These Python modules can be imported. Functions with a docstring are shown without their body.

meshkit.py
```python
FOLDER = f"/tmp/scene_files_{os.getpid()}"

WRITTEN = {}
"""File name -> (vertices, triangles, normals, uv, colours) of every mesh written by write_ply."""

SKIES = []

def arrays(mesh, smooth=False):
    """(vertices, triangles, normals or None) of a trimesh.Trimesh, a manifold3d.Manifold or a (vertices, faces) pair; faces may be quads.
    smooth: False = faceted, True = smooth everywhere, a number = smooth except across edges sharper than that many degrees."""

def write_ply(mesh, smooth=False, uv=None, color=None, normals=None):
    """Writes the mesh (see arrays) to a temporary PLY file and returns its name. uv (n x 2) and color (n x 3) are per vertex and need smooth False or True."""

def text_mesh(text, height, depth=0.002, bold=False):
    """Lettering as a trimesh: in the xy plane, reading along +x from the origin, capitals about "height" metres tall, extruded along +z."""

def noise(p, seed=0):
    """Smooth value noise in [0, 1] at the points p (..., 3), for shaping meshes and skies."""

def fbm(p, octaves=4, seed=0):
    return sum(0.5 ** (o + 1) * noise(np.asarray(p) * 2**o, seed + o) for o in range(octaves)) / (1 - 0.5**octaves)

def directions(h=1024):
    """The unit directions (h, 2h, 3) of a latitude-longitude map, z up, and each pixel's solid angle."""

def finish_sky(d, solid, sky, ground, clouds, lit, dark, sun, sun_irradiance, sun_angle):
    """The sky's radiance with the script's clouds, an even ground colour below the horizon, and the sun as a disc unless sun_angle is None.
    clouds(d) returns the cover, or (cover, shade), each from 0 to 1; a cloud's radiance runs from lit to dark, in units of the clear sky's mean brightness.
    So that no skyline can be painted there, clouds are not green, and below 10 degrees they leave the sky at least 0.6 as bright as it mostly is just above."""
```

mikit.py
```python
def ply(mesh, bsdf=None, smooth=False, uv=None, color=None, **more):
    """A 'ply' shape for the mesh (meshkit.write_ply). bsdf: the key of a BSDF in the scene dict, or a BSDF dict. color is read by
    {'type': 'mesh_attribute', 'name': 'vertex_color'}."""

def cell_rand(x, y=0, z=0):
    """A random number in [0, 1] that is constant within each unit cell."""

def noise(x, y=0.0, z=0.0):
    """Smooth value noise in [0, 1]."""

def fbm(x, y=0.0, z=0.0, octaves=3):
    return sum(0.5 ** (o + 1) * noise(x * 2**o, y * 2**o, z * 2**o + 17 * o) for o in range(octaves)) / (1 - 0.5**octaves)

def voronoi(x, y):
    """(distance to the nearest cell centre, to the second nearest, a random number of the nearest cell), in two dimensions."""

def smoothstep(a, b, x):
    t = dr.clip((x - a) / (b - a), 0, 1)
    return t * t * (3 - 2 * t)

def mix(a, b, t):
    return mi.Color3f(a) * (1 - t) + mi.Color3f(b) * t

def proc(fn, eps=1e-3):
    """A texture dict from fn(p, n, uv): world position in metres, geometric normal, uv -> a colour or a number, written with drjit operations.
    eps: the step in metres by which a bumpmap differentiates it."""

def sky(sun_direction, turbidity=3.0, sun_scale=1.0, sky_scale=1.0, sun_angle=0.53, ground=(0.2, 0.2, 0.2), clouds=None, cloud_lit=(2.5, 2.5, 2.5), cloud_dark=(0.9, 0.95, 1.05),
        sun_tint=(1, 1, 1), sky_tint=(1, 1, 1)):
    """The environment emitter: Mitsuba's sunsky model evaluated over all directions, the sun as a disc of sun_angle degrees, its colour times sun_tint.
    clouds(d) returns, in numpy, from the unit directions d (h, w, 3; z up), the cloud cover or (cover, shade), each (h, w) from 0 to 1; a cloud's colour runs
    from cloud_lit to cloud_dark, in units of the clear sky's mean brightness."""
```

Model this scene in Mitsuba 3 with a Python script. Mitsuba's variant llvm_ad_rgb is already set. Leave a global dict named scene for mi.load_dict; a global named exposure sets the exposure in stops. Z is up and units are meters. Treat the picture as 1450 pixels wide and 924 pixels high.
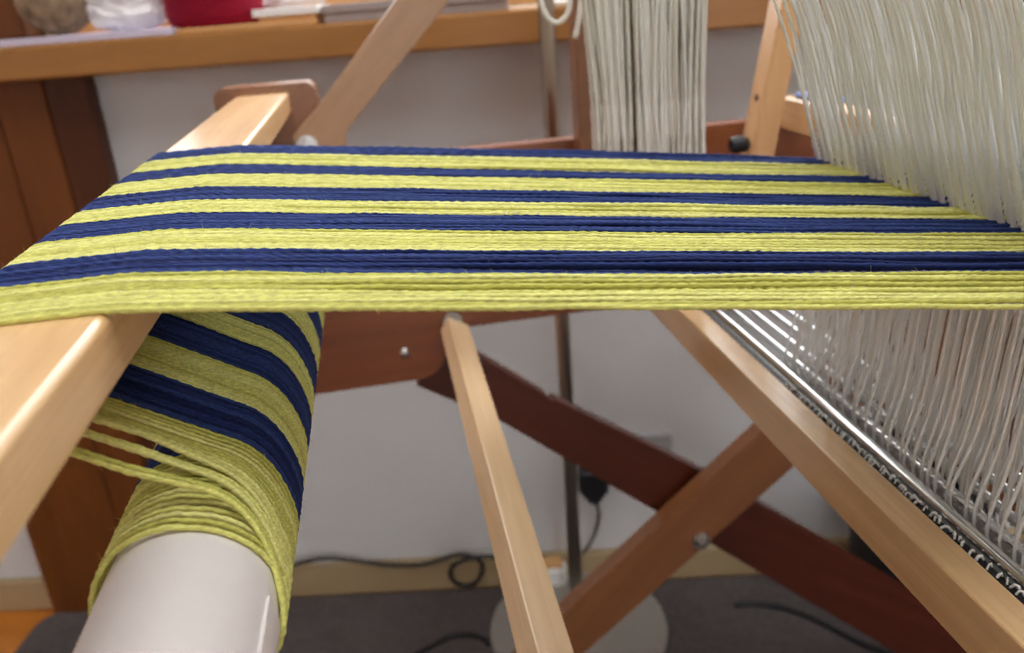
import math, random
import numpy as np, trimesh, manifold3d
import drjit as dr, mitsuba as mi
import mikit, meshkit
from mikit import noise, fbm, smoothstep, mix

rng = np.random.default_rng(11); random.seed(11)
T = mi.ScalarTransform4f
scene, labels = {'type': 'scene'}, {}

# ------------------------------------------------------------------ camera, sky, exposure
PITCH, YAW, ROLL, FPX, EYE = 0.3803, 0.13584, -0.07568, 1190.6, np.array([0, 0, 0.92])
cy, sy, cp, sp = math.cos(YAW), math.sin(YAW), math.cos(PITCH), math.sin(PITCH)
fwd = np.array([sy*cp, cy*cp, -sp]); right = np.array([cy, -sy, 0]); up = np.cross(right, fwd)
up = -math.sin(ROLL)*right + math.cos(ROLL)*up
scene['camera'] = {'type': 'thinlens', 'fov': math.degrees(2*math.atan(725/FPX)), 'fov_axis': 'x',
    'to_world': T().look_at(origin=EYE.tolist(), target=(EYE+fwd).tolist(), up=up.tolist()),
    'aperture_radius': 0.0014, 'focus_distance': 0.32, 'near_clip': 0.01, 'far_clip': 100.0}
scene['sky'] = mikit.sky((0.2, 0.6, 0.8), turbidity=4, sun_scale=0.0, sky_scale=1.0, sky_tint=(0.97, 0.98, 1.0),
    clouds=lambda d: (np.full(d.shape[:2], 1.0), np.zeros(d.shape[:2])), cloud_lit=(1.22, 1.25, 1.27), ground=(0.25, 0.25, 0.23))
exposure = 5.3

LIFT = 0.12                                    # loom coordinates are given from a floor 0.12 m higher
WA = -0.1776                                   # the back wall's turn against the loom
WD = 1.1474
WU = np.array([math.cos(WA), math.sin(WA), 0]); WN = np.array([-math.sin(WA), math.cos(WA), 0])

# ------------------------------------------------------------------ materials
def principled(name, col, rough=0.5, spec=0.4, **k):
    scene[name] = {'type': 'twosided', 'bsdf': {'type': 'principled', 'base_color': col if isinstance(col, dict) else {'type': 'rgb', 'value': list(col)},
        'roughness': rough, 'specular': spec, **k}}
    return name
def lin(r, g, b):
    return [((c/255)/12.92 if c/255 <= .04045 else ((c/255+.055)/1.055)**2.4) for c in (r, g, b)]
def wood(name, light, dark, axis, rough=0.38, spec=0.4, fr=90.0, knots=0.35):
    a = np.array(axis, float); a /= np.linalg.norm(a)
    b = np.cross(a, [0, 1, 0] if abs(a[1]) < .9 else [1, 0, 0]); b /= np.linalg.norm(b); c = np.cross(a, b)
    l, d = lin(*light), lin(*dark)
    def fn(p, n, uv):
        s, u, v = (p.x*k[0]+p.y*k[1]+p.z*k[2] for k in (a.tolist(), b.tolist(), c.tolist()))
        w = fbm(u*14+3.1, v*14, s*2.2)
        band = fbm(u*fr+w*4, v*fr+w*3, s*3.0)
        streak = noise(u*900, v*900, s*26)
        t = dr.clip(band*0.75 + streak*0.28 + (w-0.5)*knots - 0.1, 0, 1)
        return mix(l, d, t)
    return principled(name, mikit.proc(fn), rough, spec)
BEECH_L, BEECH_D = (216, 180, 133), (180, 138, 92)
wood('beech_y', BEECH_L, BEECH_D, (0, 1, 0), 0.24, 0.9)
wood('beech_lightened', (238, 208, 168), (210, 174, 130), (0, 1, 0), 0.26, 0.8)  # same beech, lightened against the shade under the warp
wood('beech_arm', (178, 140, 106), (148, 110, 78), (1, 0, 1), 0.36, 0.6)
wood('beech_post', (222, 180, 132), (190, 142, 94), (0, 0, 1), 0.36, 0.6)
wood('shaded_beech_x', (136, 76, 42), (102, 50, 24), (1, 0, 0), 0.3, 0.8)  # the loom's beech with the far side's shade put into its colour
wood('shaded_beech_brace', (86, 35, 18), (62, 22, 10), (1, 0, -.66), 0.36, 0.6)  # beech again, darker still: shade below the warp in the colour
wood('tan_brace', (138, 90, 56), (108, 66, 38), (.8, 0, .75), 0.32, 0.8)
wood('pine_sill', (174, 124, 68), (142, 94, 46), (WU[0], WU[1], 0), 0.3, 0.5, fr=40)
wood('panel_wood', (118, 66, 24), (82, 40, 12), (0, 0, 1), 0.45, fr=30)
wood('panel_wood_shaded', (84, 42, 18), (60, 26, 10), (0, 0, 1), 0.45, fr=30)
wood('pine_floor', (206, 132, 52), (168, 96, 32), (WU[0], WU[1], 0), 0.3, fr=30)
wood('pine_frame', (222, 176, 120), (198, 146, 92), (WU[0], WU[1], 0), 0.45, fr=30)
principled('steel', (0.62, 0.62, 0.62), 0.25, metallic=1.0)
principled('chrome', (0.80, 0.82, 0.84), 0.17, metallic=1.0)
principled('dull_metal', (0.36, 0.36, 0.35), 0.42, metallic=0.8)
principled('pole_metal', (0.42, 0.38, 0.33), 0.24, metallic=1.0)
principled('black_plastic', (0.012, 0.012, 0.016), 0.4)
principled('dark_bin', (0.02, 0.02, 0.023), 0.55)
principled('white_plastic', (0.78, 0.78, 0.77), 0.35)
principled('off_white_tube', (0.66, 0.62, 0.60), 0.26, 0.5)
principled('cream_paint', lin(236, 212, 170), 0.5)
principled('socket_white', (0.36, 0.36, 0.38), 0.4)
principled('cord_white', (0.80, 0.80, 0.74), 0.8, 0.2)
principled('heddle_white', (0.88, 0.88, 0.87), 0.5, 0.5)
principled('spare_white', (0.74, 0.72, 0.67), 0.8, 0.2)
principled('spare_white_warm', (0.66, 0.63, 0.56), 0.8, 0.2)
principled('lamp_base', (0.29, 0.275, 0.25), 0.45)
principled('crimson', mikit.proc(lambda p, n, uv: mix(lin(118, 14, 40), lin(150, 30, 50), noise(p.x*60, p.y*60, p.z*900))), 0.9, 0.1, sheen=0.4)
principled('grey_brown_yarn', mikit.proc(lambda p, n, uv: mix(lin(112, 92, 72), lin(178, 156, 130), noise(p.x*150, p.y*150, p.z*60))), 0.9, 0.1)
principled('bag_plastic', (0.86, 0.86, 0.88), 0.25, 0.5)
principled('card_white', (0.85, 0.85, 0.84), 0.55)
principled('lavender_card', lin(206, 200, 222), 0.3, 0.5)
principled('grey_cover', lin(158, 148, 146), 0.5)
principled('blue_cloth', lin(120, 140, 196), 0.8)
principled('paint_wall', mikit.proc(lambda p, n, uv: mix((.585, .59, .60), (.625, .63, .64), fbm(p.x*3, p.y*3, p.z*3))), 0.75, 0.2)
principled('paint_room', (0.72, 0.70, 0.67), 0.8, 0.2)
principled('skirting_paint', mikit.proc(lambda p, n, uv: mix(lin(158, 138, 104), lin(172, 152, 118), fbm(p.x*6, p.y*6, p.z*20))), 0.45)
principled('rug_pile', mikit.proc(lambda p, n, uv: mix(lin(74, 69, 70), lin(104, 98, 97), fbm(p.x*160, p.y*160, 0)*0.6+0.4*fbm(p.x*9, p.y*9, 3))), 0.95, 0.05)
LIME = [(204, 203, 116), (214, 213, 134), (186, 185, 96)]
NAVY = [(30, 44, 92), (42, 58, 108), (21, 32, 74)]
for i in range(3):
    def fn(p, n, uv, c=lin(*LIME[i]), k=i):
        f = noise(p.x*420+k*7, p.y*1600, p.z*1600)*.6+noise(p.x*1100, p.y*2600, p.z*2600+k)*.4
        return mi.Color3f(c)*(0.62+0.72*f)
    principled(f'lime_yarn_{i}', mikit.proc(fn), 0.85, 0.2, sheen=0.4, sheen_tint=0.4)
    def fm(p, n, uv, c=lin(*NAVY[i]), k=i):
        f = noise(p.x*420+k*7, p.y*1600, p.z*1600)*.6+noise(p.x*1100, p.y*2600, p.z*2600+k)*.4
        return mi.Color3f(c)*(0.45+1.1*f)
    principled(f'navy_yarn_{i}', mikit.proc(fm), 0.85, 0.2, sheen=1.0, sheen_tint=0.5)
scene['pane_glass'] = {'type': 'thindielectric', 'int_ior': 1.5}

# ------------------------------------------------------------------ helpers
used = {}
def key_for(base):
    n = used.get(base, 0); used[base] = n+1
    return base if n == 0 else f'{base}_{n:03d}'
def add(name, mesh, mat, parent=None, label=None, cat=None, group=None, kind=None, smooth=30, lift=None, flat=None):
    key = key_for(f'{parent}__{name}' if parent else name)
    shape = mesh if isinstance(mesh, dict) else mikit.ply(mesh, mat, smooth=smooth)
    scene[key] = shape
    d = {}
    if label: d['label'] = label
    if cat: d['category'] = cat
    if group: d['group'] = group
    if kind: d['kind'] = kind
    if d: labels[key] = d
    return key
def thing(name, label, cat, group=None):
    key = key_for(name); labels[key] = {'label': label, 'category': cat}
    if group: labels[key]['group'] = group
    return key
def lifted(m):
    m = m.copy(); m.apply_translation([0, 0, LIFT]); return m
def walled(m):                                   # wall frame (s along the wall, o out of the wall into the room, z) to world
    m = m.copy(); v = m.vertices
    m.vertices = v[:, :1]*WU + (WD-v[:, 1:2])*WN + v[:, 2:]*np.array([0, 0, 1.0])
    m.faces = m.faces[:, ::-1]
    return m
def cbox(x0, x1, y0, y1, z0, z1, b=0.002):       # chamfered box
    b = min(b, .45*min(x1-x0, y1-y0, z1-z0))
    pts = []
    for ix, x in enumerate((x0, x1)):
        for iy, y in enumerate((y0, y1)):
            for iz, z in enumerate((z0, z1)):
                dx, dy, dz = (b if i == 0 else -b for i in (ix, iy, iz))
                pts += [(x, y+dy, z+dz), (x+dx, y, z+dz), (x+dx, y+dy, z)]
    return trimesh.convex.convex_hull(np.array(pts))
def box(x0, x1, y0, y1, z0, z1):
    return trimesh.creation.box(bounds=[(x0, y0, z0), (x1, y1, z1)])
def plate_xz(poly, y0, y1, bev=0.0015, round_r=0.0):
    """A board: an outline in x and z, from y0 to y1, its rims chamfered."""
    import shapely.geometry as sg
    g = sg.Polygon(poly)
    if round_r: g = g.buffer(-round_r, quad_segs=6).buffer(round_r, quad_segs=6)
    cs = lambda q: manifold3d.CrossSection([np.array(q.exterior.coords)[:-1]], manifold3d.FillRule.NonZero)
    inner = g.buffer(-bev, join_style=2)
    t = y1-y0
    A = manifold3d.Manifold.extrude(cs(g), t-2*bev).translate([0, 0, bev])
    B = manifold3d.Manifold.extrude(cs(inner), t)
    m = (A+B).to_mesh()
    v = np.array(m.vert_properties[:, :3]); f = np.array(m.tri_verts)
    v = np.stack([v[:, 0], y1-v[:, 2], v[:, 1]], 1)
    return trimesh.Trimesh(v, f, process=True)
def beam_y(section, y0, y1):
    """A member along y from a closed outline in x and z (convex)."""
    p = np.array(section)
    return trimesh.convex.convex_hull(np.vstack([np.c_[p[:, 0], np.full(len(p), y), p[:, 1]] for y in (y0, y1)]))
def rounded(x0, x1, z0, z1, r, n=5, rr=None):
    out = []
    for (cx, cz, a0, q) in ((x1, z1, 0, 0), (x0, z1, 90, 1), (x0, z0, 180, 2), (x1, z0, 270, 3)):
        R = r if rr is None else rr[q]
        sx, sz = (-1 if cx == x1 else 1), (-1 if cz == z1 else 1)
        for a in np.linspace(a0, a0+90, n):
            out.append((cx+sx*R+R*math.cos(math.radians(a)), cz+sz*R+R*math.sin(math.radians(a))))
    return out
def cyl(p, q, r, n=24, cap=0.0):
    p, q = np.array(p, float), np.array(q, float)
    return trimesh.creation.cylinder(radius=r, segment=[p, q], sections=n)
def frames(P):
    t = np.gradient(P, axis=0); t /= np.linalg.norm(t, axis=1, keepdims=True)+1e-12
    ref = np.tile([0.0, 1.0, 0], (len(P), 1))
    bad = np.abs(t[:, 1]) > .9
    ref[bad] = [1, 0, 0]
    a = np.cross(t, ref); a /= np.linalg.norm(a, axis=1, keepdims=True)
    return t, a, np.cross(t, a)
def tube(P, r, sides=8, caps=True):
    P = np.asarray(P, float); n = len(P)
    t, a, b = frames(P)
    ang = np.arange(sides)*2*np.pi/sides
    rad = np.broadcast_to(np.asarray(r, float).reshape(-1, 1) if np.ndim(r) == 1 else np.asarray(r, float), (n, sides)) if np.ndim(r) else np.full((n, sides), float(r))
    v = P[:, None]+rad[..., None]*(np.cos(ang)[None, :, None]*a[:, None]+np.sin(ang)[None, :, None]*b[:, None])
    i, j = np.meshgrid(np.arange(n-1), np.arange(sides), indexing='ij'); j2 = (j+1) % sides
    A, B, C, D = i*sides+j, i*sides+j2, (i+1)*sides+j2, (i+1)*sides+j
    f = np.vstack([np.stack([A, B, C], -1).reshape(-1, 3), np.stack([A, C, D], -1).reshape(-1, 3)])
    v = v.reshape(-1, 3)
    if caps:
        v = np.vstack([v, P[:1], P[-1:]]); k = np.arange(sides); k2 = (k+1) % sides
        f = np.vstack([f, np.stack([k2, k, k*0+n*sides], -1), np.stack([(n-1)*sides+k, (n-1)*sides+k2, k*0+n*sides+1], -1)])
    return trimesh.Trimesh(v, f, process=False)
def smooth_path(pts, step):
    from scipy.interpolate import CubicSpline
    p = np.asarray(pts, float); d = np.r_[0, np.cumsum(np.linalg.norm(np.diff(p, axis=0), axis=1))]
    n = max(4, int(d[-1]/step))
    return CubicSpline(d, p)(np.linspace(0, d[-1], n))
def resample(P, step):
    d = np.r_[0, np.cumsum(np.linalg.norm(np.diff(P, axis=0), axis=1))]
    s = np.linspace(0, d[-1], max(3, int(d[-1]/step)))
    return np.stack([np.interp(s, d, P[:, k]) for k in range(3)], 1), s
def lathe(profile, n=64):
    return trimesh.creation.revolve(np.array(profile), sections=n)
def join(ms): return trimesh.util.concatenate(ms)

# ------------------------------------------------------------------ the room
S0, S1, ZC = -1.9, 3.0, 2.45
WIN = (-0.66, 2.3, 0.98, 2.15)
for nm, b in (('wall_back', [(S0, S1, 0, .856), (S0, -0.80, .856, ZC), (2.35, S1, .856, ZC), (-0.80, 2.35, 2.2, ZC)]),):
    add(nm, walled(join([box(a, c, -0.28, 0, z0, z1) for a, c, z0, z1 in b])), 'paint_wall', kind='structure', label='pale painted wall below the wooden window sill', smooth=False)
add('wall_left', walled(join([box(S0-.1, S0, -.28, 3.4, 0, 0.5), box(S0-.1, S0, -.28, 3.4, 2.2, ZC), box(S0-.1, S0, -.28, 3.4, .5, 2.2)])), 'paint_room', kind='structure', smooth=False)
add('wall_right', walled(box(S1, S1+.1, -.28, 3.4, 0, ZC)), 'paint_room', kind='structure', smooth=False)
add('wall_front', walled(join([box(S0, S1, 3.4, 3.5, 2.25, ZC), box(S0, 0.3, 3.4, 3.5, 0, 2.25), box(0.9, S1, 3.4, 3.5, 0, 2.25)])), 'paint_room', kind='structure', smooth=False)
SKY_S, SKY_O = (-0.7, 1.5), (0.5, 1.6)                # a roof window over the loom
add('ceiling', walled(join([box(S0-.1, S1+.1, -.3, SKY_O[0], ZC, ZC+.08), box(S0-.1, S1+.1, SKY_O[1], 3.5, ZC, ZC+.08), box(S0-.1, SKY_S[0], SKY_O[0], SKY_O[1], ZC, ZC+.08), box(SKY_S[1], S1+.1, SKY_O[0], SKY_O[1], ZC, ZC+.08)])), 'paint_room', kind='structure', smooth=False)
rw = add('window_2', walled(join([box(s-.03, s+.03, SKY_O[0], SKY_O[1], ZC+.01, ZC+.06) for s in (SKY_S[0]+.03, .4, SKY_S[1]-.03)])), 'pine_frame', kind='structure', smooth=False)
for s in (SKY_S[0]+.06, .43):
    add('pane', walled(box(s, s+1.01, SKY_O[0], SKY_O[1], ZC+.03, ZC+.034)), 'pane_glass', rw, smooth=False)
fl = add('floor', walled(box(S0-.1, S1+.1, -.3, 3.5, -0.06, -0.016)), 'pine_floor', kind='structure', smooth=False)
rows = np.arange(-0.02, 1.6, 0.115)
for i, o in enumerate(rows):
    st = S0 + (i % 3)*0.37
    edges = [S0] + list(np.arange(st+.3, S1, 1.15)) + [S1]
    for a, c in zip(edges[:-1], edges[1:]):
        if c-a > .05:
            add('plank', walled(cbox(a+.0006, c-.0006, o+.0006, o+.1144, -0.016, -0.0008*(1+rng.random()), .0015)), 'pine_floor', fl, smooth=False)
add('baseboard_back', walled(join([cbox(S0, -0.851, 0, .013, 0, .061, .003), cbox(-0.569, S1, 0, .013, 0, .061, .003)])), 'skirting_paint', kind='structure', smooth=False)
# the window above the sill
wf = add('window_1', walled(join([box(-0.80, 2.35, -.16, -.11, .898, .945), box(-0.80, 2.35, -.16, -.11, 2.13, 2.2),
    *[box(s-.03, s+.03, -.16, -.11, .945, 2.13) for s in (-.66, .34, 1.34, 2.32)]])), 'pine_frame', kind='structure', smooth=False)
for s in (-.63, .37, 1.37):
    add('pane', walled(box(s, s+.94, -.137, -.133, .945, 2.13)), 'pane_glass', wf, smooth=False)
sill = add('trim_1', walled(cbox(-1.3, 2.6, -.11, .07, .857, .897, .003)), 'pine_sill', kind='structure', label='thick pine window sill board with a square front edge', smooth=False)
# wooden panel standing under the sill
pn = thing('wall_panel', 'dark reddish-brown wooden board panel standing on the floor under the left end of the sill', 'panel')
for a, c, m, o in ((-0.849, -0.700, 'panel_wood', .03), (-0.699, -0.632, 'panel_wood', .029), (-0.631, -0.574, 'panel_wood_shaded', .027)):  # last board stands for the panel's shaded right side, in darker wood
    add('board', walled(cbox(a, c, .0005, o, 0.0, .8565, .002)), m, pn, smooth=False)
# rug
rug_o = []
for cx, cz, a0 in ((2.2, 2.4, 0), (-.865, 2.4, 90), (-.865, .02, 180), (2.2, .02, 270)):
    R = .05
    for a in np.linspace(a0, a0+90, 7):
        sx = -1 if cx > 0 else 1; sz = -1 if cz > 1 else 1
        rug_o.append((cx+sx*R+R*math.cos(math.radians(a)), cz+sz*R+R*math.sin(math.radians(a))))
import shapely.geometry as sg
rug = trimesh.creation.extrude_polygon(sg.Polygon(rug_o), .007, engine='earcut')
add('rug', walled(rug), 'rug_pile', label='dark grey-brown flat rug covering the wooden floor under the loom', cat='rug', smooth=False)
RUG = 0.007

# ------------------------------------------------------------------ the loom
lm = thing('loom', 'light beech folding floor loom with back beam, crossed braces and a white warp roller', 'loom')
BX0, BX1, BZ0, BZ1 = -0.128, -0.0775, 0.7083, 0.7273
add('back_beam', lifted(beam_y(rounded(BX0, BX1, BZ0, BZ1, .004, 6, rr=(.0028, .006, .004, .003)), -0.16, .815)), 'beech_y', lm, label='pale beech back beam the warp bends over', smooth=25)
add('bracket_plate', lifted(plate_xz([(-.145, .47), (-.145, .7345), (-.054, .7345), (-.052, .70), (-.046, .668), (-.03, .668), (-.03, .47)], .8155, .855, .003, .010)), 'tan_brace', lm, smooth=25)
sn = 0.72
arm = add('upper_arm', lifted(plate_xz([(-.0775, .664), (-.079, .69), (-.0505, .7155), (.24, 1.021), (.28, .995), (-.0265, .694), (-.031, .6865), (-.036, .664), (-.055, .655)], .797, .8145, .0015, .003)), 'beech_arm', lm, smooth=25)
add('bolt', lifted(join([cyl((-.067, .796, .681), (-.067, .7925, .681), .0075, 6), cyl((-.067, .797, .681), (-.067, .7955, .681), .0095), cyl((-.067, .7925, .681), (-.067, .7895, .681), .0035, 16)])), 'steel', arm)
plank = add('side_plank', lifted(plate_xz([(-.16, .44), (.012, .442), (.024, .446), (.034, .456), (.040, .472), (.047, .487), (.060, .492), (.46, .494), (.46, .666), (-.16, .6665)], .775, .7965, .002)), 'shaded_beech_x', lm, label='reddish-brown side plank beyond the warp', smooth=25)
add('screw', lifted(trimesh.util.concatenate([trimesh.creation.icosphere(3, .0052).apply_transform(np.diag([1, .45, 1, 1])).apply_translation((-.003, .775, .474))])), 'steel', plank)
# braces of the far side
def strip(p, q, w, ext0=0.0, ext1=0.0):
    p, q = np.array(p), np.array(q); d = (q-p)/np.linalg.norm(q-p); n = np.array([-d[1], d[0]])
    p, q = p-d*ext0, q+d*ext1
    return [tuple(p+n*w/2), tuple(p-n*w/2), tuple(q-n*w/2), tuple(q+n*w/2)]
poly = sg.Polygon([(.005, .425), (.045, .487), (.072, .450), (.140, .3935), (.1445, .3860), (.150, .3870), (.332, .2585), (.72, -.055), (.72, -.1125), (.655, -.1125), (.300, .1915), (.086, .373)])
br = add('lower_brace', lifted(plate_xz(list(poly.exterior.coords)[:-1], .7975, .817, .002)), 'shaded_beech_brace', lm, label='dark red-brown diagonal brace running down to the right', smooth=25)
fb_p, fb_q = (-.072, -.112), (.52, .447)
fb = add('folding_brace', lifted(plate_xz([(-.10, -.112), (-.045, -.112), (.172, .0755), (.540, .388), (.505, .428), (.372, .331), (.144, .1335)], .762, .788, .0025)), 'tan_brace', lm, label='tan folding brace crossing the dark one', smooth=25)
add('bolt', lifted(join([cyl((.303, .7625, .202), (.303, .760, .202), .0105), cyl((.303, .760, .202), (.303, .755, .202), .008, 6), cyl((.303, .755, .202), (.303, .751, .202), .004, 16)])), 'steel', fb, label='zinc bolt head')
add('washer', lifted(cyl((.285, .7885, .222), (.285, .797, .222), .016)), 'beech_post', fb)
# diamond-set cross rail running towards the camera
cr = [(.0346, .494), (.0430, .508), (.0623, .496), (.0545, .477), (.0375, .481)]
cr = [(x, z) for x, z in cr]
hullp = sg.MultiPoint(cr).convex_hull.buffer(-.0012).buffer(.0012, quad_segs=4)
add('cross_rail', lifted(beam_y(np.array(hullp.exterior.coords)[:-1], -.12, .772)), 'beech_lightened', lm, label='pale cross rail running under the warp', smooth=25)
add('rail_bolt', lifted(join([cyl((.047, .774, .502), (.047, .7705, .502), .0095), cyl((.047, .7705, .502), (.047, .768, .502), .006, 6)])), 'dull_metal', lm)
# castle uprights and rails
add('castle_post', lifted(cbox(.1765, .1905, .748, .7735, .60, 1.05, .0015)), 'tan_brace', lm, label='upright castle post', smooth=False)
add('castle_post_shaded_face', lifted(cbox(.1915, .205, .752, .774, .56, 1.05, .0012)), 'shaded_beech_x', lm, smooth=False)  # shaded right face of the post, put in as a darker strip
add('castle_rail', lifted(cbox(.10, .60, .7475, .7735, 1.05, 1.09, .002)), 'beech_post', lm, smooth=False)
add('hook_bar', lifted(cyl((.20, .46, 1.035), (.20, .748, 1.035), .009)), 'beech_post', lm)
dp = add('slanted_post', lifted(plate_xz([(.3255, .640), (.3475, .640), (.3835, .846), (.42, 1.05), (.395, 1.05)][:2]+[(.4195, 1.05), (.3975, 1.05)], .715, .742, .0015)), 'beech_post', lm, label='slanted light post with a small hole', smooth=25)
# peg hole in the post's left face, a black knob below it
sl = (.4195-.3475)/(1.05-.640)
xs = lambda z: .3255+sl*(z-.640)
add('peg_hole', lifted(trimesh.creation.cylinder(radius=.0032, segment=[(xs(.695)-.0006, .728, .695), (xs(.695)+.004, .728, .6945)], sections=16)), 'panel_wood_shaded', dp, label='dark peg hole')
add('knob', lifted(lathe([(0, -.008), (.0062, -.008), (.0075, -.0055), (.0075, .004), (.005, .008), (0, .008)], 24).apply_transform(trimesh.transformations.rotation_matrix(math.pi/2, [0, 1, 0])).apply_translation((xs(.655)-.0085, .728, .655))), 'black_plastic', dp, label='black plastic knob')
add('front_rail', lifted(cbox(.38, .402, -.15, .772, .6575, .688, .002)), 'beech_y', lm, smooth=False)
add('front_board', lifted(cbox(.43, .448, -.15, .772, .40, .56, .002)), 'tan_brace', lm, smooth=False)
shr = add('shaft_rail', lifted(beam_y([(x, z) for x, z in rounded(.2115, .2284, .5326, .5602, .0014, 4)], -.15, .770)), 'beech_y', lm, label='pale square rail beside the metal heddle bars', smooth=25)
add('guide_bar', lifted(cyl((.2468, -.15, .5511), (.2468, .770, .5511), .0033, 20)), 'chrome', lm, label='bright bare metal bar')
add('metal_strip', lifted(cbox(.2435, .2720, -.15,   .770, .5335, .5365, .0006)), 'dull_metal', lm, smooth=False)
add('gap_shade_strip', lifted(cbox(.2305, .2428, -.15, .770, .5405, .5488, .0006)), 'black_plastic', lm, smooth=False)  # solid black strip put in for the shade of the dark gap
loops = []
yy = -0.02
while yy < .46:
    yy += .0018+.0050*rng.random()**1.5
    a = rng.uniform(-1.6, 1.6); L = rng.uniform(.0014, .0030); x = .2405+rng.uniform(-.0008, .0008)
    loops.append(tube(smooth_path([(x-L*.6, yy-.0012*a, .5490), (x, yy, .5508+.001*rng.random()), (x+L*.55, yy+.0012*a, .5490)], .002), rng.uniform(.0005, .0009), 5))
add('cord_ends', lifted(join(loops)), 'heddle_white', lm, label='row of short white cord ends', kind='stuff', smooth=True)

# ------------------------------------------------------------------ the warp roller
RC = np.array([-.072, .6385])
ro = add('warp_roller', lifted(join([cyl((RC[0], -.15, RC[1]), (RC[0], .774, RC[1]), .0252, 96)])), 'off_white_tube', lm, label='smooth white warp roller', smooth=30)
def arc_strip(r0, r1, a0, a1, y0, y1, n=10):
    a = np.radians(np.linspace(a0, a1, n))
    p = np.vstack([np.c_[RC[0]+r1*np.cos(a), RC[1]+r1*np.sin(a)], np.c_[RC[0]+r0*np.cos(a[::-1]), RC[1]+r0*np.sin(a[::-1])]])
    return trimesh.creation.extrude_polygon(sg.Polygon(p), y1-y0, engine='earcut').apply_transform(np.array([[1, 0, 0, 0], [0, 0, -1, y1], [0, 1, 0, 0], [0, 0, 0, 1.0]]))
add('batten', lifted(arc_strip(.0250, .0262, -12, 17, -.15, .203)), 'off_white_tube', ro, label='thin white batten along the roller', smooth=25)

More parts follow.
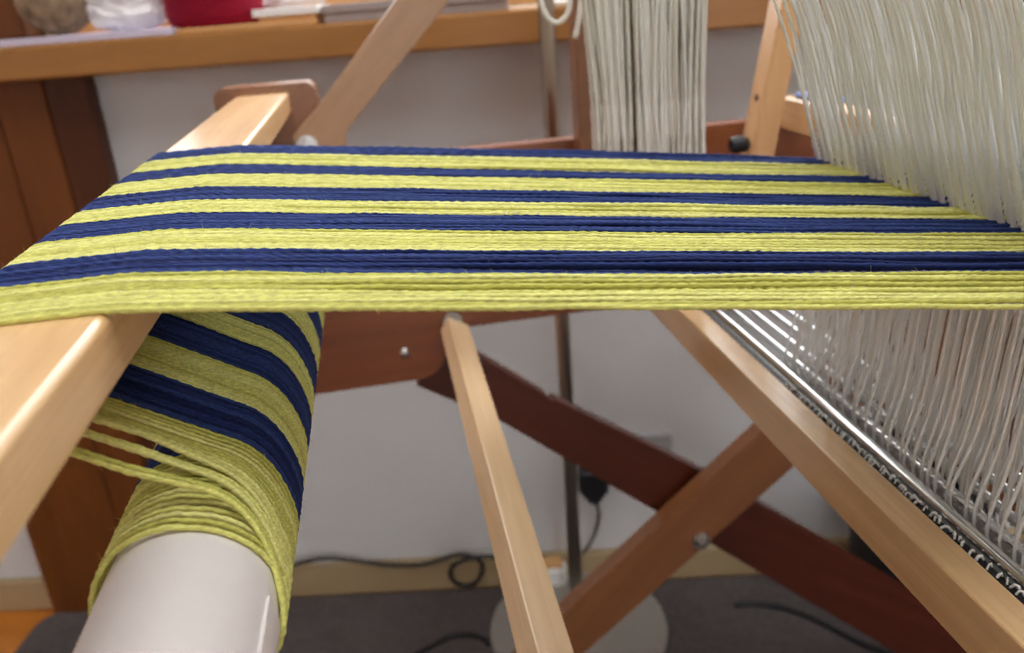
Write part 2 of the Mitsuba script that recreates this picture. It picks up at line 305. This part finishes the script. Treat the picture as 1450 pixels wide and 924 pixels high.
# ------------------------------------------------------------------ heddles, shafts and the warp
BOUND = [.2250, .2585, .2840, .3115, .3370, .3600, .3870, .4160, .4420, .4740, .5025]
NPS = 14
SL = -.1228
RY = .00094
def plane_z(x): return BZ1+RY+SL*(x-BX1)
SHX = [.272+.013*k for k in range(4)]
r_tab = np.array([[-180, .0284], [-90, .0284], [-14, .0280], [10, .0272], [28, .0282], [42, .0297], [61, .0322], [76, .0338], [100, .0315], [130, .0292], [180, .0284]])
def r_first(a): return np.interp(a, r_tab[:, 0], r_tab[:, 1])-.0011
def yarn_path(st, i):
    y0, y1 = BOUND[st], BOUND[st+1]
    f = (i+.5)/NPS
    y = y0+(y1-y0)*f
    g = st*NPS+i; k = (g*3) % 4
    xe = SHX[k]
    pts = []
    ye = y+rng.normal(0, .0004)
    ze = plane_z(xe)+(-.0013, .0009, -.0005, .0015)[k]
    pts.append((.62, ye, ze+.030)); pts.append((xe+.002, ye, ze+.0003)); pts.append((xe-.004, ye, ze+.0002))
    jy, jz = rng.normal(0, .0004), rng.normal(0, .00042)
    pts.append((.12, y+jy*1.5, plane_z(.12)+jz*2))
    pts.append((BX1+.02, y+jy, plane_z(BX1+.02)+.0001))
    def corner(cx, cz, R, a0, a1, n):
        for a in np.radians(np.linspace(a0, a1, n)): pts.append((cx+R*math.cos(a), y+jy, cz+R*math.sin(a)))
    rr = RY*.95
    corner(BX1-.0028, BZ1-.0028, .0028+rr, 85, 90, 2)
    corner(BX0+.006, BZ1-.006, .006+rr, 92, 180, 9)
    corner(BX0+.004, BZ0+.004, .004+rr, 182, 238, 6)
    # loose spacing of the nearest few threads below the beam
    dy_c = 0; dz_c = 0
    if st == 0: dy_c = ([-.001, -.0014, .0024, .0016, .004, .0034, .0024, .0016, .0008]+[0]*5)[i]; dz_c = ([-.0018, -.001, -.0012, -.0004]+[0]*10)[i]
    q = []
    fan = (1-f)*.021 if st == 0 else 0.0
    for a in np.linspace(76, -270, 66):
        if a > -180: r = r_first(a)
        else:
            b = a+360; r = np.interp(b, [90, 130, 180], [.0284, .0288, .0284])-.0013
        s = np.clip((76-a)/90, 0, 1)
        dy = -fan*s**1.3 if a > -100 else -fan*(1-.45*np.clip((-100-a)/130, 0, 1))
        q.append((RC[0]+r*math.cos(math.radians(a)), y+dy+dy_c*max(0, 1-s*2), RC[1]+r*math.sin(math.radians(a))))
    e = np.array(pts[-1]); b0 = np.array(q[0])
    for t in (.35, .7): pts.append(tuple(e*(1-t)+b0*t+np.array([0, dy_c*1.2, dz_c+rng.normal(0, .00015)])))
    pts += q
    a0 = -270
    for a in np.linspace(-276, -420, 20):
        pts.append((RC[0]+.0264*math.cos(math.radians(a)), y-fan*.55+.0, RC[1]+.0264*math.sin(math.radians(a))))
    return np.array(pts), (xe, ye, ze, k)
wp = thing('warp', 'lime green and navy striped warp yarns stretched over the back beam onto the white roller', 'yarn')
eyes = []
fuzz = {}
NAMES = ['nearest lime stripe', 'nearest navy stripe', 'second lime stripe', 'second navy stripe', 'third lime stripe', 'third navy stripe', 'fourth lime stripe', 'fourth navy stripe', 'farthest lime stripe', 'farthest navy stripe']
for st in range(10):
    col = 'lime' if st % 2 == 0 else 'navy'
    sk = f'warp__{col}_stripe' + (f'_{st//2:03d}' if st >= 2 else '')
    labels[sk] = {'label': NAMES[st]+' of the warp'}
    hairs = []
    for i in range(NPS):
        P, eye = yarn_path(st, i); eyes.append(eye)
        step = .0022 if st < 6 else .003
        Q, s = resample(P, step)
        # soft wander
        ph = rng.random(3)*9
        wob = (meshkit.noise(np.c_[s*45+ph[0]*30, s*0, s*0+ph[1]*7])-.5)*.0007
        Q[:, 2] += wob*np.clip((Q[:, 0]-BX1)/.05, 0, 1); Q[:, 1] += (meshkit.noise(np.c_[s*30+ph[2]*30, s*0+5, s*0])-.5)*.0006
        ang = np.arange(6)*np.pi/3
        tw = s[:, None]*2*np.pi/.0095+ph[0]
        rad = RY*(1.0+.22*np.cos(2*(ang[None]-tw)))*(1+.16*(meshkit.noise(np.c_[s*110+ph[1]*40, s*0, s*0])-.5))[:, None]
        add('yarn', lifted(tube(Q, rad, 6)), f'{col}_yarn_{rng.integers(3)}', sk, smooth=True)
        # stray fibres
        n = 90
        idx = rng.integers(10, len(Q)-40, n)
        for j in idx:
            if Q[j, 0] > .33: continue
            d = rng.normal(0, 1, 3); d[2] = abs(d[2])*.8; d /= np.linalg.norm(d)
            tdir = Q[j+1]-Q[j]; tdir /= np.linalg.norm(tdir)
            d = d*.8+tdir*rng.choice([-1, 1])*.8; d /= np.linalg.norm(d)
            L = rng.uniform(.0015, .0045); p0 = Q[j]+d*RY*.6; p1 = p0+d*L; w = np.cross(d, rng.normal(0, 1, 3)); w = w/np.linalg.norm(w)*.00009
            hairs.append((p0-w, p0+w, p1))
    H = np.array(hairs).reshape(-1, 3)
    add('fuzz', lifted(trimesh.Trimesh(H, np.arange(len(H)).reshape(-1, 3), process=False)), f'{col}_yarn_1', sk, kind='stuff', smooth=False)

HU, HD = .146, .148                              # eye to the upper and to the lower bar
DXU, DXD = -.045, -.0115
ZR = .5506
def heddle_mesh(seed, ex, ez):
    r = np.random.default_rng(seed)
    top = np.array([DXU, r.normal(0, .0015), HU]); bot = np.array([DXD, r.normal(0, .0013), ZR-ez])
    out = []
    for sgn in (-1, 1):
        dy = r.normal(0, .0009)
        spread = .0042
        P = [top+[sgn*.0006, 0, .0060], top+[sgn*.0040, 0, .0022], top+[sgn*spread, 0, -.004], top*.62+[sgn*.0028, dy*2+sgn*.0007, 0], top*.30+[sgn*.0012, sgn*.0010, 0],
             top*.14+[sgn*.0003, sgn*.00115, 0], top*.06+[0, sgn*.00115, 0], np.array([sgn*.0006, sgn*.0016, 0]), bot*.06+[0, sgn*.00115, 0], bot*.15+[sgn*.0002, sgn*.0011, 0],
             bot*.4+[sgn*.0008, sgn*.0009+dy, 0], bot*.8+[sgn*.0020, sgn*.0005+dy*.5, 0], bot+[sgn*.0042, 0, .003], bot+[sgn*.0040, 0, -.0015], bot+[sgn*.0030, 0, -.0058], bot+[sgn*.0004, 0, -.0085]]
        c = smooth_path(P, .0008)
        d = np.r_[0, np.cumsum(np.linalg.norm(np.diff(c, axis=0), axis=1))]
        keep, last = [0], 0.0
        for i in range(1, len(c)):
            st_ = .0011 if -.055 < c[i, 2] < .06 else .0026
            if d[i]-last >= st_: keep.append(i); last = d[i]
        c = c[keep]; n = len(c)
        braid = np.exp(-(c[:, 2]/.034)**4)
        rad = .00096+.00040*braid + braid*.00042*np.where(np.arange(n) % 2 == 0, 1, -1)
        out.append(tube(c, rad, 6))
    return join(out)
variants = []
for k in range(4):
    ez = plane_z(SHX[k])+(-.0013, .0009, -.0005, .0015)[k]
    variants.append([mikit.ply(heddle_mesh(100*k+v, SHX[k], ez), 'heddle_white', smooth=True) for v in range(9)])
SH = ['nearest the back beam', 'second from the back beam', 'third from the back beam', 'farthest from the back beam']
for k in range(4):
    sf = thing('shaft', f'pair of slim metal heddle bars carrying white string heddles, {SH[k]}', 'heddle shaft')
    xb = SHX[k]+DXD; zt = plane_z(SHX[k])+HU
    add('lower_bar', lifted(cyl((xb, -.15, ZR), (xb, .768, ZR), .0026, 16)), 'chrome', sf)
    add('upper_bar', lifted(cyl((SHX[k]+DXU, -.15, zt), (SHX[k]+DXU, .565, zt), .0026, 16)), 'chrome', sf)
for xe, ye, ze, k in eyes:
    sh = dict(variants[k][rng.integers(9)])
    sh['to_world'] = T().translate([xe, ye, ze+LIFT])
    add('heddle', sh, None, label=f'white string heddle carrying one yarn in the row {SH[k]}', cat='heddle', group=f'heddles hanging on the shaft {SH[k]}')

# ------------------------------------------------------------------ spare heddles hanging from the castle, white rope
sp = thing('spare_heddle_bundle', 'thick bundle of spare white string heddles hanging behind the warp beside the castle post', 'string bundle')
N = 210
for i in range(N):
    f = (i+.5)/N; lay = rng.integers(3)
    x = .1580+.0810*f+rng.normal(0, .0012); y = .605+.012*lay+rng.normal(0, .002)
    xt = .200+(x-.200)*.80
    zb = .585+.01*rng.random()
    pts = [(xt*.5+.1, y, 1.043), (xt, y, .93), (x-.006*(1-f)**3+rng.normal(0, .0012), y, .80), (x+rng.normal(0, .001), y+.001, .72), (x+rng.normal(0, .0013), y, .665), (x+rng.normal(0, .0015), y, zb)]
    P = smooth_path(pts, .003)
    r = .0013*(1+.06*np.sin(np.arange(len(P))*1.1+rng.random()*6))*np.where((P[:, 2] > .69) & (P[:, 2] < .715), 1.25, 1)
    add('strand', lifted(tube(P, r, 6)), 'spare_white' if rng.random() < .65 else 'spare_white_warm', sp, smooth=True)
rp = smooth_path([(.140, .70, .90), (.136, .70, .83), (.138, .70, .793), (.1425, .70, .778), (.150, .70, .7725), (.158, .70, .777), (.1625, .70, .79), (.165, .70, .83), (.162, .70, .875), (.166, .698, .895), (.1705, .696, .87), (.1715, .696, .81), (.169, .696, .783), (.1635, .696, .760)], .003)
rope = add('rope', lifted(tube(rp, .0021*(1+.08*np.sin(np.arange(len(rp))*2.1)), 8)), 'cord_white', label='looped end of white cotton rope hanging in front of the castle post', cat='rope', smooth=True)
add('cloth', lifted(cbox(.382, .400, .69, .752, .6882, .6935, .002)), 'blue_cloth', label='small folded pale blue cloth lying on the rail behind the heddles', cat='cloth', smooth=30)

# ------------------------------------------------------------------ floor lamp, socket, cables, bin
lp = thing('floor_lamp', 'slim metal floor lamp pole on a round grey base standing by the wall', 'lamp')
LX, LY = .203, .999
add('base', lathe([(0, RUG), (.132, RUG), (.135, RUG+.004), (.133, RUG+.013), (.125, RUG+.0165), (.02, RUG+.021), (.014, RUG+.028), (0, RUG+.028)], 72).apply_translation((LX, LY, 0)), 'lamp_base', lp)
add('pole', cyl((LX, LY, RUG+.02), (LX, LY, 1.55), .0098, 32), 'pole_metal', lp)
sk_ = thing('wall_socket', 'white square wall socket plate with a black plug in it above the skirting', 'socket')
add('plate', walled(cbox(.091, .185, 0.0003, .009, .186, .274, .003)), 'socket_white', sk_, smooth=False)
add('switch', walled(cbox(.150, .163, .009, .0125, .236, .250, .001)), 'white_plastic', sk_, smooth=False)
slots = [cbox(a, a+.008, .0085, .0096, z, z+.005, .0003) for a, z in ((.118, .238), (.137, .238))]+[cbox(.128, .133, .0085, .0096, .252, .262, .0003)]
add('pin_slots', walled(join(slots)), 'black_plastic', sk_, smooth=False)
pg = thing('plug', 'black mains plug with a thin cable pushed into the wall', 'plug')
add('body', walled(trimesh.convex.convex_hull(np.vstack([cbox(.038, .084, .0006, .030, .183, .222, .004).vertices, cbox(.053, .071, .004, .024, .160, .19, .003).vertices]))), 'black_plastic', pg, smooth=25)
def wallpts(L): return np.array([WU*s+WN*(WD-o)+np.array([0, 0, z]) for s, o, z in L])
add('cable', tube(smooth_path(wallpts([(.062, .014, .162), (.068, .013, .13), (.060, .016, .10), (.046, .02, .076), (.034, .019, .063), (.028, .0195, .03), (.020, .03, .0115)]), .004), .0026, 8), 'black_plastic', pg, smooth=True)
cpts = [(-.52, .019, .045), (-.47, .018, .056), (-.43, .018, .072), (-.37, .018, .080), (-.31, .018, .068), (-.26, .018, .060), (-.20, .018, .064), (-.155, .018, .074), (-.128, .0185, .060), (-.130, .0185, .030), (-.152, .019, .0125), (-.176, .020, .026), (-.176, .022, .050), (-.155, .024, .068), (-.125, .024, .073), (-.09, .02, .066), (-.06, .0185, .062), (-.02, .0185, .060)]
add('cable', tube(smooth_path(wallpts(cpts), .004), .0034, 8), 'black_plastic', label='black cable with a small loop running along the skirting board', cat='cable', smooth=True)
ad = thing('plug_adapter', 'small white plug adapter on the floor against the skirting behind the lamp pole', 'adapter')
add('body', walled(cbox(-.040, .012, .0135, .045, RUG, .056, .006)), 'white_plastic', ad, smooth=25)
add('cap', walled(cbox(-.034, .006, .018, .042, .056, .064, .003)), 'pine_frame', ad, smooth=25)
fc = smooth_path([(-.18, .93, RUG+.003), (-.09, .985, RUG+.003), (-.03, 1.012, RUG+.003), (.015, 1.03, RUG+.003), (.05, 1.022, RUG+.003), (.064, 1.0, RUG+.003)], .006)
add('cable', tube(fc, .0035, 8), 'black_plastic', label='dark blue-black cable curving over the rug beside the lamp base', cat='cable', smooth=True)
fc = smooth_path([(.45, .99, RUG+.004), (.52, .965, RUG+.004), (.56, .92, RUG+.004), (.60, .86, RUG+.004), (.66, .83, RUG+.004)], .006)
add('cable', tube(fc, .0035, 8), 'black_plastic', label='black cable lying on the rug in front of the dark bin', cat='cable', smooth=True)
bn = thing('waste_bin', 'dark round waste bin standing on the rug near the wall behind the heddles', 'bin')
add('body', lathe([(0, RUG), (.08, RUG), (.084, RUG+.005), (.098, .27), (.101, .275), (.098, .277), (.095, .272), (.081, .02), (0, .018)], 56).apply_translation((.70, .9285, 0)), 'dark_bin', bn)

# ------------------------------------------------------------------ things on the sill
def blob(c, rad, seed, amp, sub=4, fr=18):
    m = trimesh.creation.icosphere(sub, 1.0); v = m.vertices
    n = meshkit.fbm(v*fr*.07+seed*3.7, 3, seed); rid = np.abs(meshkit.fbm(v*fr*.09+seed, 2, seed+5)-.5)*2
    m.vertices = v*(1+amp*(n[:, None]-.5)-amp*.5*rid[:, None])*np.array(rad)+np.array(c)
    return m
ZS = .897
add('card', walled(cbox(-.90, -.432, -.06, .064, ZS+.0003, ZS+.0085, .001)), 'lavender_card', label='pale lavender card lying on the sill under the ball and the bag', cat='card', smooth=False)
ZB = ZS+.0087
bm = [trimesh.creation.icosphere(4, .0425)]
for i in range(16):
    ax = rng.normal(0, 1, 3); ax /= np.linalg.norm(ax); u_ = np.cross(ax, [0, 0, 1]); u_ /= np.linalg.norm(u_); w_ = np.cross(ax, u_)
    off = rng.uniform(-.018, .018); R = math.sqrt(.0435**2-off**2)
    for kk in range(4):
        o2 = off+(kk-1.5)*.0042; R = math.sqrt(max(.0435**2-o2**2, 1e-6)); t = np.linspace(0, 2*np.pi, 40)
        bm.append(tube(ax*o2+R*(np.cos(t)[:, None]*u_+np.sin(t)[:, None]*w_), .0021, 5, caps=False))
ball = join(bm); ball.apply_transform(np.diag([1.05, 1, 1.0, 1])); ball.apply_translation((-.594, .012, ZB+.0455))
add('yarn_ball', walled(ball), 'grey_brown_yarn', label='grey-brown ball of yarn on the lavender card at the left end of the sill', cat='yarn ball', smooth=True)
bag = blob((-.506, .008, ZB+.030), (.052, .04, .036), 3, .5, 5, 26)
bag.vertices[:, 2] = np.maximum(bag.vertices[:, 2], ZB+.0002+.002*meshkit.noise(bag.vertices*90))
bag.vertices[:, 2] -= bag.vertices[:, 2].min()-ZB-.0002
add('plastic_bag', walled(bag), 'bag_plastic', label='crumpled white plastic bag on the sill between the yarn ball and the crimson yarn', cat='bag', smooth=True)
add('board', walled(cbox(-.428, -.255, -.05, .066, ZS+.0003, ZS+.0065, .001)), 'pine_frame', label='thin pale wooden board on the sill under the crimson yarn', cat='board', smooth=False)
yc = thing('yarn_cone', 'big crimson cone of yarn standing on a thin wooden board on the sill', 'yarn cone')
prof = [(0, 0)]+[(.054+.006*min(1, z/.014)**.5+.0006*math.sin(z*2600), z) for z in np.linspace(0, .15, 90)]+[(.02, .155), (0, .155)]
add('wound_yarn', walled(lathe(prof, 72).apply_translation((-.402+.005, .0, ZS+.0068))), 'crimson', yc, smooth=40)
add('core', walled(lathe([(0, .1552), (.02, .1552), (.016, .185), (0, .185)], 32).apply_translation((-.397, .0, ZS+.0068))), 'card_white', yc)
bx = thing('card_box', 'flat white box lid on the sill right of the crimson yarn', 'box')
add('tray', walled(cbox(-.326, -.256, -.01, .06, ZS+.0067, ZS+.0125, .001)), 'pine_frame', bx, smooth=False)
add('lid', walled(cbox(-.332, -.252, -.015, .063, ZS+.0126, ZS+.0215, .001)), 'card_white', bx, smooth=False)
pp = add('paper_bag', walled(blob((-.305, -.055, ZS+.034), (.045, .028, .034), 8, .35, 4, 20)), 'bag_plastic', label='crumpled pale tissue paper behind the white box lid on the sill', cat='paper', smooth=True)
bk = thing('closed_notebook', 'closed grey notebook lying flat on the sill behind the diagonal loom arm', 'notebook')
add('cover', walled(cbox(-.249, -.02, -.07, .055, ZS+.0113, ZS+.021, .001)), 'grey_cover', bk, smooth=False)
add('pages', walled(cbox(-.247, -.022, -.069, .052, ZS+.0003, ZS+.0112, .0005)), 'grey_cover', bk, smooth=False)
add('paper_sheet', walled(cbox(.03, .30, -.09, .05, ZS+.0003, ZS+.006, .001)), 'card_white', label='stack of white paper lying on the sill left of the lamp pole', cat='paper', smooth=False)
jm = thing('wooden_upright', 'orange-brown wooden upright standing on the far left end of the sill', 'post')
add('post', walled(cbox(-.795, -.650, -.07, .0, ZS+.0088, 1.55, .002)), 'panel_wood', jm, smooth=False)
add('edge_strip', walled(cbox(-.6495, -.626, -.07, -.045, ZS+.0088, 1.55, .002)), 'cream_paint', jm, label='pale edge strip', smooth=False)
